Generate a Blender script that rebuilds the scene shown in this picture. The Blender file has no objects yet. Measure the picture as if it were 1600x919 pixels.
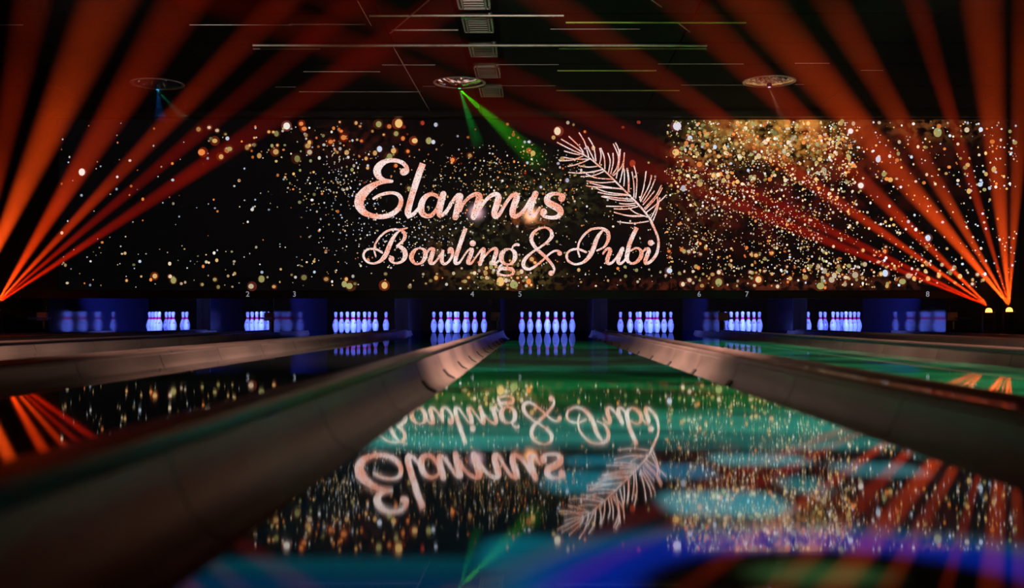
import bpy, bmesh, math, random
from mathutils import Vector, Matrix, noise as mnoise

S = bpy.context.scene
COL = S.collection
PI = math.pi

# ------------------------------------------------------------------ camera, world, exposure, large lights
F_PX, VPX, VPY, CAM_H = 1677.0, 838.4, 497.8, 0.258      # the frame is 1600 x 919
cam_d = bpy.data.cameras.new('camera')
cam_d.sensor_width = 36.0
cam_d.lens = F_PX / 1600 * 36.0
cam_d.shift_x = (800 - VPX) / 1600
cam_d.shift_y = (VPY - 459.5) / 1600
cam_d.clip_start = 0.02
cam_d.dof.use_dof = True
cam_d.dof.focus_distance = 17.0
cam_d.dof.aperture_fstop = 2.0
cam = bpy.data.objects.new('camera', cam_d)
COL.objects.link(cam)
cam.location = (0, 0, CAM_H)
cam.rotation_euler = (PI / 2, 0, 0)
S.camera = cam

W = bpy.data.worlds.new('world')
S.world = W
W.use_nodes = True
W.node_tree.nodes['Background'].inputs[0].default_value = (0, 0, 0, 1)
W.node_tree.nodes['Background'].inputs[1].default_value = 0.0

S.view_settings.view_transform = 'Standard'
S.view_settings.look = 'None'
S.view_settings.exposure = 0.0
S.view_settings.gamma = 1.0
S.view_settings.use_curve_mapping = False
S.cycles.max_bounces = 6
S.cycles.diffuse_bounces = 2
S.cycles.glossy_bounces = 4
S.cycles.volume_bounces = 0
S.cycles.sample_clamp_indirect = 4.0
S.cycles.caustics_reflective = False
S.cycles.caustics_refractive = False
S.cycles.use_denoising = True

# measures taken from the photograph
Y_SCREEN = 15.95
CEIL = 3.36
LANE = {1: -6.57, 2: -4.79, 3: -3.19, 4: -1.41, 5: 0.19, 6: 1.98, 7: 3.59, 8: 5.39}
HALF = 0.533
GUT = 0.235
RED = (1.0, 0.072, 0.006)
HAZE = 0.032
BEAM_I = 8.0
ROOM_L, ROOM_R = -9.3, 8.3


def px(x, y, Y):
    """the point at distance Y that the photograph shows at pixel (x, y)"""
    return Vector(((x - VPX) * Y / F_PX, Y, CAM_H - (y - VPY) * Y / F_PX))


def px_up(x, y, Z):
    """the point at height Z seen at pixel (x, y)"""
    Y = F_PX * (CAM_H - Z) / (y - VPY)
    return Vector(((x - VPX) * Y / F_PX, Y, Z))


def aim(o, target):
    d = (Vector(target) - o.location).normalized()
    o.rotation_euler = d.to_track_quat('-Z', 'Y').to_euler()


def spot(name, loc, target, power, color, deg, blend, radius=0.03, parent=None):
    L = bpy.data.lights.new(name, 'SPOT')
    L.energy = power; L.color = color; L.spot_size = math.radians(deg); L.spot_blend = blend
    L.shadow_soft_size = radius
    o = bpy.data.objects.new(name, L)
    COL.objects.link(o)
    o.location = loc
    aim(o, target)
    if parent:
        o.parent = parent
        o.matrix_parent_inverse = Matrix.Translation(parent.location).inverted()
    return o


# ultraviolet lamps over every pin deck, behind the fascia
for k, x in LANE.items():
    L = bpy.data.lights.new('ultraviolet_lamp', 'AREA')
    L.shape = 'RECTANGLE'; L.size = 0.9; L.size_y = 0.08
    L.energy = 46.0; L.color = (0.11, 0.17, 1.0); L.spread = math.radians(75)
    o = bpy.data.objects.new('ultraviolet_lamp', L); COL.objects.link(o)
    o.location = (x, 16.75, 1.0)
    aim(o, (x, 19.0, 0.12))


# added fill lamps, out of view, that brighten the gutters and ceiling strips
for x, y, tx, ty, w_, col_ in ((-3.0, 6.0, -2.6, 7.3, 1300.0, (1.0, .66, .56)), (0.2, 6.0, 0.2, 7.3, 3100.0, (1.0, .66, .56)), (3.6, 6.0, 3.0, 7.3, 1300.0, (1.0, .66, .56))):
    o = spot('gutter_fill', (x, y, 3.2), (tx, ty, 0.0), w_, col_, 82, 1.0, 0.05)
    # a direction mask keeps this fill off the screen and out of the haze
    o.data.use_nodes = True
    t_ = o.data.node_tree
    e_ = t_.nodes['Emission']
    g_ = t_.nodes.new('ShaderNodeNewGeometry'); d_ = t_.nodes.new('ShaderNodeVectorMath'); r_ = t_.nodes.new('ShaderNodeMapRange')
    d_.operation = 'DOT_PRODUCT'; d_.inputs[1].default_value = (0, 1, 1.9)
    t_.links.new(g_.outputs['Incoming'], d_.inputs[0]); t_.links.new(d_.outputs['Value'], r_.inputs[0])
    r_.inputs[1].default_value = 0.0; r_.inputs[2].default_value = -0.35
    t_.links.new(r_.outputs[0], e_.inputs[1])
for x in (-4.2, -0.2, 3.8):
    o = spot('strip_fill', (x, 8.7, 3.16), (x, 13.2, 3.36), 72.0, (1.0, .86, .78), 60, 0.6, 0.03)
    # added fill for the strips, masked to a flat sheet under the ceiling
    o.data.use_nodes = True
    t_ = o.data.node_tree
    e_ = t_.nodes['Emission']
    g_ = t_.nodes.new('ShaderNodeNewGeometry'); x_ = t_.nodes.new('ShaderNodeSeparateXYZ'); r_ = t_.nodes.new('ShaderNodeMapRange')
    t_.links.new(g_.outputs['Incoming'], x_.inputs[0]); t_.links.new(x_.outputs[2], r_.inputs[0])
    r_.inputs[1].default_value = 0.006; r_.inputs[2].default_value = 0.016
    t_.links.new(r_.outputs[0], e_.inputs[1])


# ------------------------------------------------------------------ node helpers
class N:
    def __init__(self, tree):
        self.t = tree

    def new(self, kind, **kw):
        n = self.t.nodes.new(kind)
        for k, v in kw.items():
            setattr(n, k, v)
        return n

    def put(self, sock, v):
        if hasattr(v, 'is_output'):
            self.t.links.new(v, sock)
        else:
            sock.default_value = v

    def m(self, op, a, b=None, c=None, clamp=False):
        n = self.new('ShaderNodeMath', operation=op, use_clamp=clamp)
        self.put(n.inputs[0], a)
        if b is not None: self.put(n.inputs[1], b)
        if c is not None: self.put(n.inputs[2], c)
        return n.outputs[0]

    def step(self, v, lo, hi):
        n = self.new('ShaderNodeMapRange', interpolation_type='SMOOTHSTEP')
        self.put(n.inputs[0], v); self.put(n.inputs[1], lo); self.put(n.inputs[2], hi)
        return n.outputs[0]

    def xyz(self, v):
        n = self.new('ShaderNodeSeparateXYZ'); self.put(n.inputs[0], v)
        return n.outputs

    def comb(self, x, y, z):
        n = self.new('ShaderNodeCombineXYZ')
        for i, v in enumerate((x, y, z)): self.put(n.inputs[i], v)
        return n.outputs[0]

    def noise(self, vec, scale, detail=2.0, rough=0.5):
        n = self.new('ShaderNodeTexNoise')
        if vec is not None: self.put(n.inputs['Vector'], vec)
        n.inputs['Scale'].default_value = scale
        n.inputs['Detail'].default_value = detail
        n.inputs['Roughness'].default_value = rough
        return n.outputs[0]

    def mix(self, f, a, b, mode='MIX'):
        n = self.new('ShaderNodeMix', data_type='RGBA', blend_type=mode)
        self.put(n.inputs[0], f)
        for s, v in ((n.inputs[6], a), (n.inputs[7], b)):
            self.put(s, v if hasattr(v, 'is_output') else (v[0], v[1], v[2], 1.0))
        return n.outputs[2]

    def ramp(self, f, stops, interp='LINEAR'):
        n = self.new('ShaderNodeValToRGB')
        r = n.color_ramp; r.interpolation = interp
        while len(r.elements) < len(stops): r.elements.new(0.5)
        for e, (p, c) in zip(r.elements, stops):
            e.position = p; e.color = (c[0], c[1], c[2], 1)
        self.put(n.inputs[0], f)
        return n.outputs[0]


def material(name, color=(0.1, 0.1, 0.1), rough=0.5, metal=0.0, spec=0.5, ior=1.5, vary=0.0, vscale=8.0,
             stretch=(1, 1, 1), bump=0.0, bscale=30.0, coat=0.0):
    m = bpy.data.materials.new(name); m.use_nodes = True
    n = N(m.node_tree); b = m.node_tree.nodes['Principled BSDF']
    b.inputs['Roughness'].default_value = rough
    b.inputs['Metallic'].default_value = metal
    b.inputs['Specular IOR Level'].default_value = spec
    b.inputs['IOR'].default_value = ior
    b.inputs['Coat Weight'].default_value = coat
    tc = n.new('ShaderNodeTexCoord').outputs['Object']
    mp = n.new('ShaderNodeMapping'); n.put(mp.inputs[0], tc); mp.inputs[3].default_value = stretch
    if vary > 0:
        f = n.noise(mp.outputs[0], vscale, 4.0, 0.6)
        lo = tuple(c * (1 - vary) for c in color); hi = tuple(min(1, c * (1 + vary)) for c in color)
        n.put(b.inputs['Base Color'], n.mix(n.step(f, 0.3, 0.7), lo, hi))
    else:
        b.inputs['Base Color'].default_value = (*color, 1)
    if bump > 0:
        bn = n.new('ShaderNodeBump'); bn.inputs['Strength'].default_value = bump; bn.inputs['Distance'].default_value = 0.01
        n.put(bn.inputs['Height'], n.noise(mp.outputs[0], bscale, 3.0))
        n.put(b.inputs['Normal'], bn.outputs[0])
    return m


def glow(name, color, strength):
    m = bpy.data.materials.new(name); m.use_nodes = True
    t = m.node_tree; t.nodes.clear(); n = N(t)
    e = n.new('ShaderNodeEmission'); o = n.new('ShaderNodeOutputMaterial')
    e.inputs[0].default_value = (*color, 1); e.inputs[1].default_value = strength
    t.links.new(e.outputs[0], o.inputs[0])
    m.cycles.emission_sampling = 'NONE'
    return m


M = {}
M['black'] = material('black_paint', (0.006, 0.006, 0.006), 0.7, spec=0.15, vary=0.3)
M['ceiling'] = material('ceiling_black', (0.0025, 0.002, 0.002), 0.8, spec=0.03, vary=0.4, vscale=2)
M['panel'] = material('ceiling_panel_black', (0.003, 0.0024, 0.002), 0.8, spec=0.03, vary=0.3, vscale=6)
M['strip'] = material('pale_metal_strip', (0.75, 0.66, 0.60), 0.45, metal=0.6, vary=0.25, vscale=3)
M['strip_green'] = material('yellow_green_strip', (0.62, 0.75, 0.16), 0.45, metal=0.3, vary=0.25, vscale=3)
M['vent'] = material('vent_enamel', (0.62, 0.58, 0.56), 0.5, vary=0.15)
M['chrome'] = material('mirror_chrome', (0.86, 0.83, 0.82), 0.03, metal=1.0)
M['rim'] = material('satin_rim', (0.80, 0.76, 0.72), 0.35, metal=0.4)
M['device'] = material('device_black', (0.02, 0.02, 0.022), 0.4)
M['pin'] = material('pin_white', (0.86, 0.86, 0.88), 0.28, vary=0.03, coat=0.3)
M['pin_red'] = material('pin_band_red', (1.0, 0.01, 0.10), 0.5, spec=0.1)
M['pin_mark'] = material('pin_mark_red', (0.62, 0.22, 0.34), 0.4)
M['pin_base'] = material('pin_base_black', (0.01, 0.01, 0.012), 0.5)
M['deck'] = material('pin_deck_black', (0.006, 0.006, 0.008), 0.012, spec=0.8, ior=1.8)
M['gutter'] = material('gutter_plastic', (0.155, 0.108, 0.088), 0.30, spec=0.7, vary=0.42, vscale=4, stretch=(1, 0.3, 1), bump=0.12, bscale=6)
M['patch'] = material('patch_dark', (0.02, 0.016, 0.014), 0.45)
M['capping'] = material('capping_brown', (0.105, 0.068, 0.056), 0.30, spec=0.6, vary=0.3, vscale=5, stretch=(1, 0.4, 1), bump=0.08, bscale=8)
M['capping_side'] = material('capping_side_dark', (0.012, 0.008, 0.012), 0.4)
M['board'] = material('capping_board_gloss', (0.035, 0.012, 0.008), 0.10, spec=0.7, vary=0.3, vscale=4)
M['wall_gloss'] = material('divider_gloss', (0.025, 0.025, 0.075), 0.09, spec=0.9, ior=1.6, bump=0.03, bscale=5)
M['cabinet'] = material('cabinet_brown', (0.004, 0.0025, 0.002), 0.6, spec=0.02, vary=0.3)
M['sensor'] = material('sensor_grey', (0.45, 0.50, 0.50), 0.5, vary=0.15)
M['white'] = material('white_plastic', (0.8, 0.8, 0.8), 0.4)
M['fascia'] = material('fascia_charcoal', (0.003, 0.004, 0.006), 0.4, spec=0.2, vary=0.2)
M['header'] = material('header_brown', (0.012, 0.008, 0.006), 0.5, spec=0.2, vary=0.3)
M['post_side'] = material('post_side_dark', (0.008, 0.008, 0.022), 0.25, spec=0.4)
M['pit'] = material('pit_black_cloth', (0.0012, 0.0012, 0.0012), 0.9, spec=0.0)
M['floor'] = material('floor_black_gloss', (0.008, 0.007, 0.007), 0.10, spec=0.6, vary=0.3)
M['digit'] = glow('digit_glow', (0.55, 0.58, 0.68), 0.55)  # emission stands in for light falling on the numerals
M['lens'] = glow('lamp_lens_orange', (1.0, 0.33, 0.06), 5.0)
M['laser_green'] = glow('laser_lens_green', (0.05, 1.0, 0.25), 1.6)
M['laser_blue'] = glow('laser_lens_blue', (0.12, 0.4, 1.0), 0.9)
M['laser_pink'] = glow('laser_lens_pale', (0.8, 0.7, 1.0), 1.5)


def lane_material():
    m = bpy.data.materials.new('lane_oiled_synthetic'); m.use_nodes = True
    n = N(m.node_tree); b = m.node_tree.nodes['Principled BSDF']
    b.inputs['Base Color'].default_value = (0.014, 0.014, 0.014, 1)
    b.inputs['IOR'].default_value = 1.85
    b.inputs['Specular IOR Level'].default_value = 0.6
    b.inputs['Coat Weight'].default_value = 0.6
    b.inputs['Coat Roughness'].default_value = 0.022
    pos = n.new('ShaderNodeNewGeometry').outputs['Position']
    mp = n.new('ShaderNodeMapping'); n.put(mp.inputs[0], pos); mp.inputs[3].default_value = (3.0, 0.5, 1)
    r = n.noise(mp.outputs[0], 3.0, 3.0)
    n.put(b.inputs['Roughness'], n.m('MULTIPLY_ADD', r, 0.03, 0.014))
    bn = n.new('ShaderNodeBump'); bn.inputs['Strength'].default_value = 0.02; bn.inputs['Distance'].default_value = 0.01
    mp2 = n.new('ShaderNodeMapping'); n.put(mp2.inputs[0], pos); mp2.inputs[3].default_value = (2.0, 6.0, 1)
    n.put(bn.inputs['Height'], n.noise(mp2.outputs[0], 2.0, 2.0))
    n.put(b.inputs['Normal'], bn.outputs[0])
    return m


M['lane'] = lane_material()


# ------------------------------------------------------------------ mesh helpers
class MB:
    def __init__(self):
        self.v = []; self.f = []; self.mi = []

    def add(self, vs, fs, mi=0):
        o = len(self.v)
        self.v += [tuple(p) for p in vs]
        self.f += [tuple(i + o for i in f) for f in fs]
        self.mi += [mi] * len(fs)
        return self

    def box(self, x0, x1, y0, y1, z0, z1, mi=0):
        vs = [(x, y, z) for x in (x0, x1) for y in (y0, y1) for z in (z0, z1)]
        return self.add(vs, [(0, 1, 3, 2), (4, 6, 7, 5), (0, 4, 5, 1), (2, 3, 7, 6), (0, 2, 6, 4), (1, 5, 7, 3)], mi)

    def lathe(self, prof, seg=16, c=(0, 0, 0), mi=0):
        vs = []; fs = []
        for r, z in prof:
            for k in range(seg):
                a = 2 * PI * k / seg
                vs.append((c[0] + r * math.cos(a), c[1] + r * math.sin(a), c[2] + z))
        for i in range(len(prof) - 1):
            for k in range(seg):
                j = (k + 1) % seg
                fs.append((i * seg + k, i * seg + j, (i + 1) * seg + j, (i + 1) * seg + k))
        fs.append(tuple(range(seg - 1, -1, -1)))
        fs.append(tuple((len(prof) - 1) * seg + k for k in range(seg)))
        return self.add(vs, fs, mi)

    def tube(self, a, b, r, seg=8, mi=0):
        a = Vector(a); b = Vector(b); q = (b - a).to_track_quat('Z', 'Y')
        vs = []
        for p in (a, b):
            for k in range(seg):
                t = 2 * PI * k / seg
                vs.append(p + q @ Vector((r * math.cos(t), r * math.sin(t), 0)))
        fs = [(k, (k + 1) % seg, seg + (k + 1) % seg, seg + k) for k in range(seg)]
        fs += [tuple(range(seg - 1, -1, -1)), tuple(range(seg, 2 * seg))]
        return self.add(vs, fs, mi)

    def extrude_y(self, prof, y0, y1, mi=0):
        """closed (x, z) outline swept along Y"""
        k = len(prof)
        vs = [(x, y0, z) for x, z in prof] + [(x, y1, z) for x, z in prof]
        fs = [(i, (i + 1) % k, k + (i + 1) % k, k + i) for i in range(k)]
        fs += [tuple(range(k - 1, -1, -1)), tuple(range(k, 2 * k))]
        return self.add(vs, fs, mi)

    def mesh(self, name, mats, smooth=0.0):
        me = bpy.data.meshes.new(name)
        me.from_pydata(self.v, [], self.f)
        for m in (mats if isinstance(mats, (list, tuple)) else [mats]): me.materials.append(m)
        for p, mi in zip(me.polygons, self.mi): p.material_index = mi
        bm = bmesh.new(); bm.from_mesh(me)
        bmesh.ops.recalc_face_normals(bm, faces=bm.faces[:])
        bm.to_mesh(me); bm.free()
        if smooth:
            me.shade_smooth()
            me.set_sharp_from_angle(angle=math.radians(smooth))
        me.update()
        return me

    def build(self, name, mats, parent=None, smooth=0.0):
        return link(name, self.mesh(name, mats, smooth), parent)


def link(name, data, parent=None, loc=None):
    o = bpy.data.objects.new(name, data)
    COL.objects.link(o)
    if parent is not None: o.parent = parent
    if loc is not None: o.location = loc
    return o


def tag(o, label=None, cat=None, group=None, kind=None):
    if label: o['label'] = label
    if cat: o['category'] = cat
    if group: o['group'] = group
    if kind: o['kind'] = kind
    return o


def thing(name, loc, label, cat, group=None, rz=0.0):
    o = link(name, None, None, loc)
    o.rotation_euler = (0, 0, rz)
    return tag(o, label, cat, group)


def copy_tree(o, parent=None):
    c = o.copy(); COL.objects.link(c)
    if parent is not None: c.parent = parent
    for ch in list(o.children): copy_tree(ch, c)
    return c


# ------------------------------------------------------------------ the setting
tag(MB().box(ROOM_L, ROOM_R, -7, 21.2, -0.32, -0.22).build('floor', M['black']), kind='structure')
tag(MB().box(ROOM_L - 0.2, ROOM_L, -7, 21.4, -0.32, 3.9).build('wall_left', M['black']), kind='structure')
tag(MB().box(ROOM_R, ROOM_R + 0.2, -7, 21.4, -0.32, 3.9).build('wall_right', M['black']), kind='structure')
tag(MB().box(ROOM_L, ROOM_R, -7.2, -7, -0.32, 3.9).build('wall_back', M['black']), kind='structure')
tag(MB().box(ROOM_L, ROOM_R, 21.2, 21.4, -0.32, 3.9).build('wall_front', M['black']), kind='structure')
ceil_o = tag(MB().box(ROOM_L, ROOM_R, -7, 21.4, CEIL + 0.10, CEIL + 0.3).build('ceiling', M['ceiling']), kind='structure')
# raised floors beside the outer lanes and the approach behind the camera
tag(MB().box(6.30, ROOM_R, -0.6, 16.6, -0.22, 0.0).build('floor_right', M['floor']), kind='structure')
tag(MB().box(ROOM_L, -7.46, -0.6, 16.6, -0.22, 0.0).build('floor_left', M['floor']), kind='structure')
tag(MB().box(ROOM_L, ROOM_R, -7, -0.62, -0.22, 0.0).build('floor_approach', M['floor']), kind='structure')

# ceiling: rows of hung black panels, each a child of the ceiling, with thin edge strips
ROWS = [9.6, 10.84, 11.98, 13.0, 14.22, 15.75]
COLX = [ROOM_L + 0.05, -6.4, -4.0, -1.60, -0.83, -0.40, 1.6, 4.1, 6.3, ROOM_R - 0.05]
panels = {}
for r in range(len(ROWS) - 1):
    for c in range(len(COLX) - 1):
        if c == 4: continue                                     # the slot that holds the vents
        o = MB().box(COLX[c] + 0.012, COLX[c + 1] - 0.012, ROWS[r] + 0.02, ROWS[r + 1] - 0.02, CEIL - 0.02, CEIL + 0.02 - 0.004 * (c % 2)).build('ceiling_panel', M['panel'], ceil_o)
        panels[(r, c)] = o


def panel_at(x, y):
    r = max([i for i in range(len(ROWS) - 1) if ROWS[i] <= y] or [0])
    c = max([i for i in range(len(COLX) - 1) if COLX[i] <= x] or [0])
    if c == 4: c = 3
    return panels[(r, c)]


STRIPS = [  # x0, x1, y, radius, green
    (577, 881, 24.5, .011, 0), (452, 572, 38, .006, 0), (612, 716, 47, .009, 0), (395, 1105, 71, .015, 0),
    (474, 594, 112, .007, 0), (597, 680, 101.5, .007, 0), (467, 657, 143.5, .006, 0), (660, 680, 135, .004, 0),
    (775, 873, 101, .004, 0), (758, 868, 134, .003, 0), (884, 1166, 35.2, .009, 1), (873, 1104, 76, .007, 1),
    (871, 1025, 110.5, .009, 1), (1028, 1162, 100, .004, 0), (869, 1062, 141.5, .007, 1), (1064, 1165, 133, .004, 0),
    (0, 36, 39, .005, 0), (296, 456, 39, .005, 0), (395, 500, 76.5, .005, 0), (430, 462, 136, .004, 0),
    (1242, 1296, 99, .005, 0), (1242, 1256, 132, .005, 0), (1345, 1380, 110, .004, 0), (860, 1000, 45.5, .004, 0)]
for x0, x1, y, rad, green in STRIPS:
    a = px_up(x0, y, CEIL - 0.03); b = px_up(x1, y, CEIL - 0.03)
    par = panel_at((a.x + b.x) / 2, a.y)
    MB().tube(a, b, rad, 10).build('edge_strip', M['strip_green' if green else 'strip'], par, smooth=40)
# thin lengthwise joints and slanting braces
for (xa, ya, xb, yb, rad) in ((615, 74, 673, 176, .006), (558, 0, 580, 40, .004), (671, -1, 609, 52, .007), (1017, -1, 1034, 11, .006), (1061, 37, 1078, 50, .006)):
    a = px_up(xa, ya, CEIL - 0.035); b = px_up(xb, yb, CEIL - 0.035)
    MB().tube(a, b, rad, 8).build('joint_strip', M['strip'], panel_at(a.x, a.y), smooth=40)
# small uprights at the ends of the green strip
for x in (871.5, 1025):
    a = px_up(x, 110.5, CEIL - 0.03)
    MB().tube(a, a + Vector((0, 0, 0.035)), .006, 6).build('strip_end', M['strip_green'], panel_at(a.x, a.y))

# linear vents in the slot
VENTS = [(9.72, 10.68, 'nearest vent of the ceiling slot, cut by the top of the picture'), (10.98, 11.55, 'second pale louvred vent from the top of the picture in the ceiling slot'),
         (12.12, 12.62, 'louvred ceiling vent just below the long pale strip'), (13.12, 13.72, 'dim louvred ceiling vent above and right of the middle round mirror'), (14.3, 14.9, 'farthest dim ceiling vent right beside the middle round mirror')]
for y0, y1, lab in VENTS:
    t = thing('ceiling_vent', (-0.615, (y0 + y1) / 2, CEIL), lab, 'vent', 'louvred vents in the ceiling slot')
    h = (y1 - y0) / 2
    f = MB()
    for sx in (-1, 1):
        f.box(sx * 0.15 - 0.008, sx * 0.15 + 0.008, -h, h, -0.03, 0.02)
        f.box(sx * 0.115 - 0.008, sx * 0.115 + 0.008, -h, h, -0.03, 0.02)
    f.box(-0.158, 0.158, -h, -h + 0.02, -0.03, 0.02).box(-0.158, 0.158, h - 0.02, h, -0.03, 0.02)
    f.build('vent_frame', M['vent'], t)
    MB().box(-0.16, 0.16, -h, h, 0.02, 0.03).build('backing', M['device'], t)
    k = int((y1 - y0) / 0.075)
    sl = MB().box(-0.10, 0.10, -0.012, 0.012, -0.028, -0.021).mesh('slat', M['vent'])
    for i in range(k):
        link('slat', sl, t, (0, -h + (i + 0.5) * (2 * h) / k, 0))

# ------------------------------------------------------------------ lanes
def arc(cx, cz, r, a0, a1, n):
    return [(cx + r * math.cos(math.radians(a0 + (a1 - a0) * i / n)), cz + r * math.sin(math.radians(a0 + (a1 - a0) * i / n))) for i in range(n + 1)]


Y0, Y_DECK, Y1 = -0.6, 17.9, 19.75
top = [(0.0, -0.012), (0.012, -0.04), (0.045, -0.072), (0.09, -0.088), (0.125, -0.088), (0.165, -0.07), (0.195, -0.035), (0.215, 0.01), (0.228, 0.05)]
outer = [(x + 0.002, z - 0.010) for x, z in top]
gut_prof = top + [(0.233, 0.053), (0.2335, 0.046)] + outer[::-1]
SEC = 1.13
NSEC = 17


def gutter_meshes():
    out = {}
    for s in (-1, 1):
        p = [(s * x, z) for x, z in gut_prof]
        out[s] = MB().extrude_y(p, 0.004, SEC - 0.004).mesh('gutter_section', M['gutter'], smooth=40)
        c = MB()  # thin dark patch on the gutter's outer wall at each section joint
        c.extrude_y([(s * x, z) for x, z in ((0.128, -0.0875), (0.165, -0.0695), (0.193, -0.037), (0.190, -0.032), (0.162, -0.0645), (0.128, -0.0825))], -0.045, 0.045)
        out[(s, 'patch')] = c.mesh('joint_patch', M['patch'], smooth=40)
    return out


GM = gutter_meshes()
lane_me = MB().extrude_y([(-HALF, -0.05), (HALF, -0.05), (HALF, -0.003), (HALF - 0.003, 0), (-HALF + 0.003, 0), (-HALF, -0.003)], Y0, Y_DECK - 0.004).mesh('lane_bed', M['lane'])
deck_me = MB().box(-HALF, HALF, Y_DECK, Y1, -0.05, 0.0).mesh('pin_deck', M['deck'])
LANE_TXT = {1: 'outermost bowling lane on the left, ending at the partly blue-lit left rack of nine pins',
            2: 'dark bowling lane under the numeral two', 3: 'dark bowling lane under the numeral three',
            4: 'black mirror-like bowling lane under the numeral four, reflecting sparkles and red beams',
            5: 'near bowling lane lit green and cyan, mirroring the sign, under the numeral five',
            6: 'green-lit bowling lane under the numeral six, right of the wide brown capping',
            7: 'bowling lane under the numeral seven, mostly hidden by dividers',
            8: 'outermost bowling lane on the right under the numeral eight'}
for k, x in LANE.items():
    t = thing('bowling_lane', (x, 0, 0), LANE_TXT[k], 'lane', 'bowling lanes')
    link('lane_bed', lane_me, t)
    link('pin_deck', deck_me, t)
    for s in (-1, 1):
        g = link('gutter', None, t, (s * HALF, 0, 0))
        for i in range(NSEC):
            link('gutter_section', GM[s], g, (0, Y0 + i * SEC, 0))
            if 4 < i: link('joint_patch', GM[(s, 'patch')], g, (0, Y0 + i * SEC, 0))

# cappings between the lanes
CAP_END = 18.15          # wide ones run up to the machine posts, narrow ones to the divider walls
lip = HALF + GUT


def capping(xa, xb, label, wide):
    """xa, xb: centres of the gutters' outer lips on either side"""
    c = (xa + xb) / 2; w = (xb - xa) / 2
    t = thing('lane_capping', (c, 0, 0), label, 'lane capping', 'cappings between the lanes')
    end = CAP_END if wide else 16.05
    n = 8; L = (end - Y0) / n
    if not wide:
        body = [(-w + 0.002, 0.075), (-w + 0.004, -0.05), (w - 0.004, -0.05), (w - 0.002, 0.075)]
        cap = [(-w - 0.002, 0.0745), (-w - 0.010, 0.077), (-w - 0.006, 0.085), (-w * 0.5, 0.089), (w * 0.5, 0.089), (w + 0.006, 0.085), (w + 0.010, 0.077), (w + 0.002, 0.0745)]
        MB().extrude_y(body, Y0, end).build('capping_core', M['capping_side'], t)
        me = MB().extrude_y(cap, 0.003, L - 0.003).mesh('capping_rail', M['capping'], smooth=50)
        for i in range(n): link('capping_rail', me, t, (0, Y0 + i * L, 0))
    else:
        MB().box(-w + 0.004, w - 0.004, Y0, end, -0.05, 0.045).build('capping_core', M['capping_side'], t)
        me = MB().box(-w + 0.045, w - 0.045, 0.002, L - 0.002, 0.045, 0.058).mesh('capping_board', M['board'])
        for i in range(n): link('capping_board', me, t, (0, Y0 + i * L, 0))
        for s in (-1, 1):
            e = s * (w - 0.030)
            pr = arc(e, 0.046, 0.027, 200, -20, 9)
            rm = MB().extrude_y([(x, z) for x, z in pr], 0.003, L - 0.003).mesh('capping_rail', M['capping'], smooth=50)
            for i in range(n): link('capping_rail', rm, t, (0, Y0 + i * L, 0))
    return t


CAPS = [(1, 2, True, 'wide brown capping between the first and second lanes, far left'), (2, 3, False, 'narrow capping rail between the lanes numbered two and three'),
        (3, 4, True, 'wide brown capping between the lanes numbered three and four, running to the left edge'), (4, 5, False, 'big brown capping rail sweeping from the lower left to the numerals four and five'),
        (5, 6, True, 'wide brown capping right of the green lane, running to the right edge'), (6, 7, False, 'narrow capping rail between the lanes numbered six and seven'),
        (7, 8, True, 'wide capping between the lanes numbered seven and eight, far right')]
for a, b, wide, lab in CAPS:
    capping(LANE[a] + lip, LANE[b] - lip, lab, wide)

# ------------------------------------------------------------------ pin deck dividers
DIV_N = {(0, 1): -7.375, (2, 3): (LANE[2] + LANE[3]) / 2, (4, 5): (LANE[4] + LANE[5]) / 2, (6, 7): (LANE[6] + LANE[7]) / 2, (8, 9): 6.20}
DIV_TXT = {(0, 1): 'glossy divider wall mirroring pins at the far left, beside the leftmost rack', (2, 3): 'glossy divider wall mirroring pins, between the racks under numerals two and three',
           (4, 5): 'edge-on divider wall between the racks under numerals four and five', (6, 7): 'glossy blue-lit divider wall mirroring pins, between numerals six and seven', (8, 9): 'glossy divider wall mirroring pins at the far right under the numeral eight'}
for k, x in DIV_N.items():
    t = thing('divider_wall', (x, 18.2, 0), DIV_TXT[k], 'divider wall', 'thin divider walls between the pin decks')
    MB().box(-0.02, 0.02, -2.02, 2.15, -0.2, 1.1).build('panel', M['wall_gloss'], t)
    MB().box(-0.03, 0.03, -2.07, -2.02, -0.2, 1.1).build('front_edge', M['black'], t)
    sc = MB().lathe([(0.006, 0), (0.006, 0.004), (0.002, 0.006)], 8).mesh('screw', M['white'])
    for z in (0.40, 0.43, 0.50, 0.53):
        o = link('screw', sc, t, (0.008, -2.07, z)); o.rotation_euler = (PI / 2, 0, 0)
    SEN = {(0, 1): 'dark sensor box at the far left divider front', (2, 3): 'dark sensor box in front of the pins left of the numeral three', (4, 5): 'small sensor box on the divider between numerals four and five',
           (6, 7): 'grey sensor box hiding the pin tops below the numerals six and seven', (8, 9): 'sensor box on the far right divider under the numeral eight'}
    b = thing('ball_sensor', (x, 16.02, 0.0), SEN[k], 'sensor', 'sensor boxes on the dividers')
    MB().box(-0.072, 0.072, -0.03, 0.03, 0.225, 0.35).build('housing', M['sensor'], b)
    MB().box(-0.012, 0.012, -0.012, 0.012, -0.2, 0.56).build('post', M['device'], b)
    MB().lathe([(0.012, 0), (0.012, 0.01), (0.004, 0.012)], 12, (0, 0, 0)).build('lens', M['white'], b)
    b.children[-1].location = (0.045, -0.03, 0.262); b.children[-1].rotation_euler = (PI / 2, 0, 0)
    MB().box(0.012, 0.03, -0.02, 0.0, 0.10, 0.215).build('bracket', M['white'], b)
WTXT = {(1, 2): 'brown machine post left of the rack under the numeral two', (3, 4): 'brown machine post between the racks under numerals three and four', (5, 6): 'brown machine post between the racks under numerals five and six',
        (7, 8): 'brown machine post left of the rack under the numeral eight'}
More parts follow.
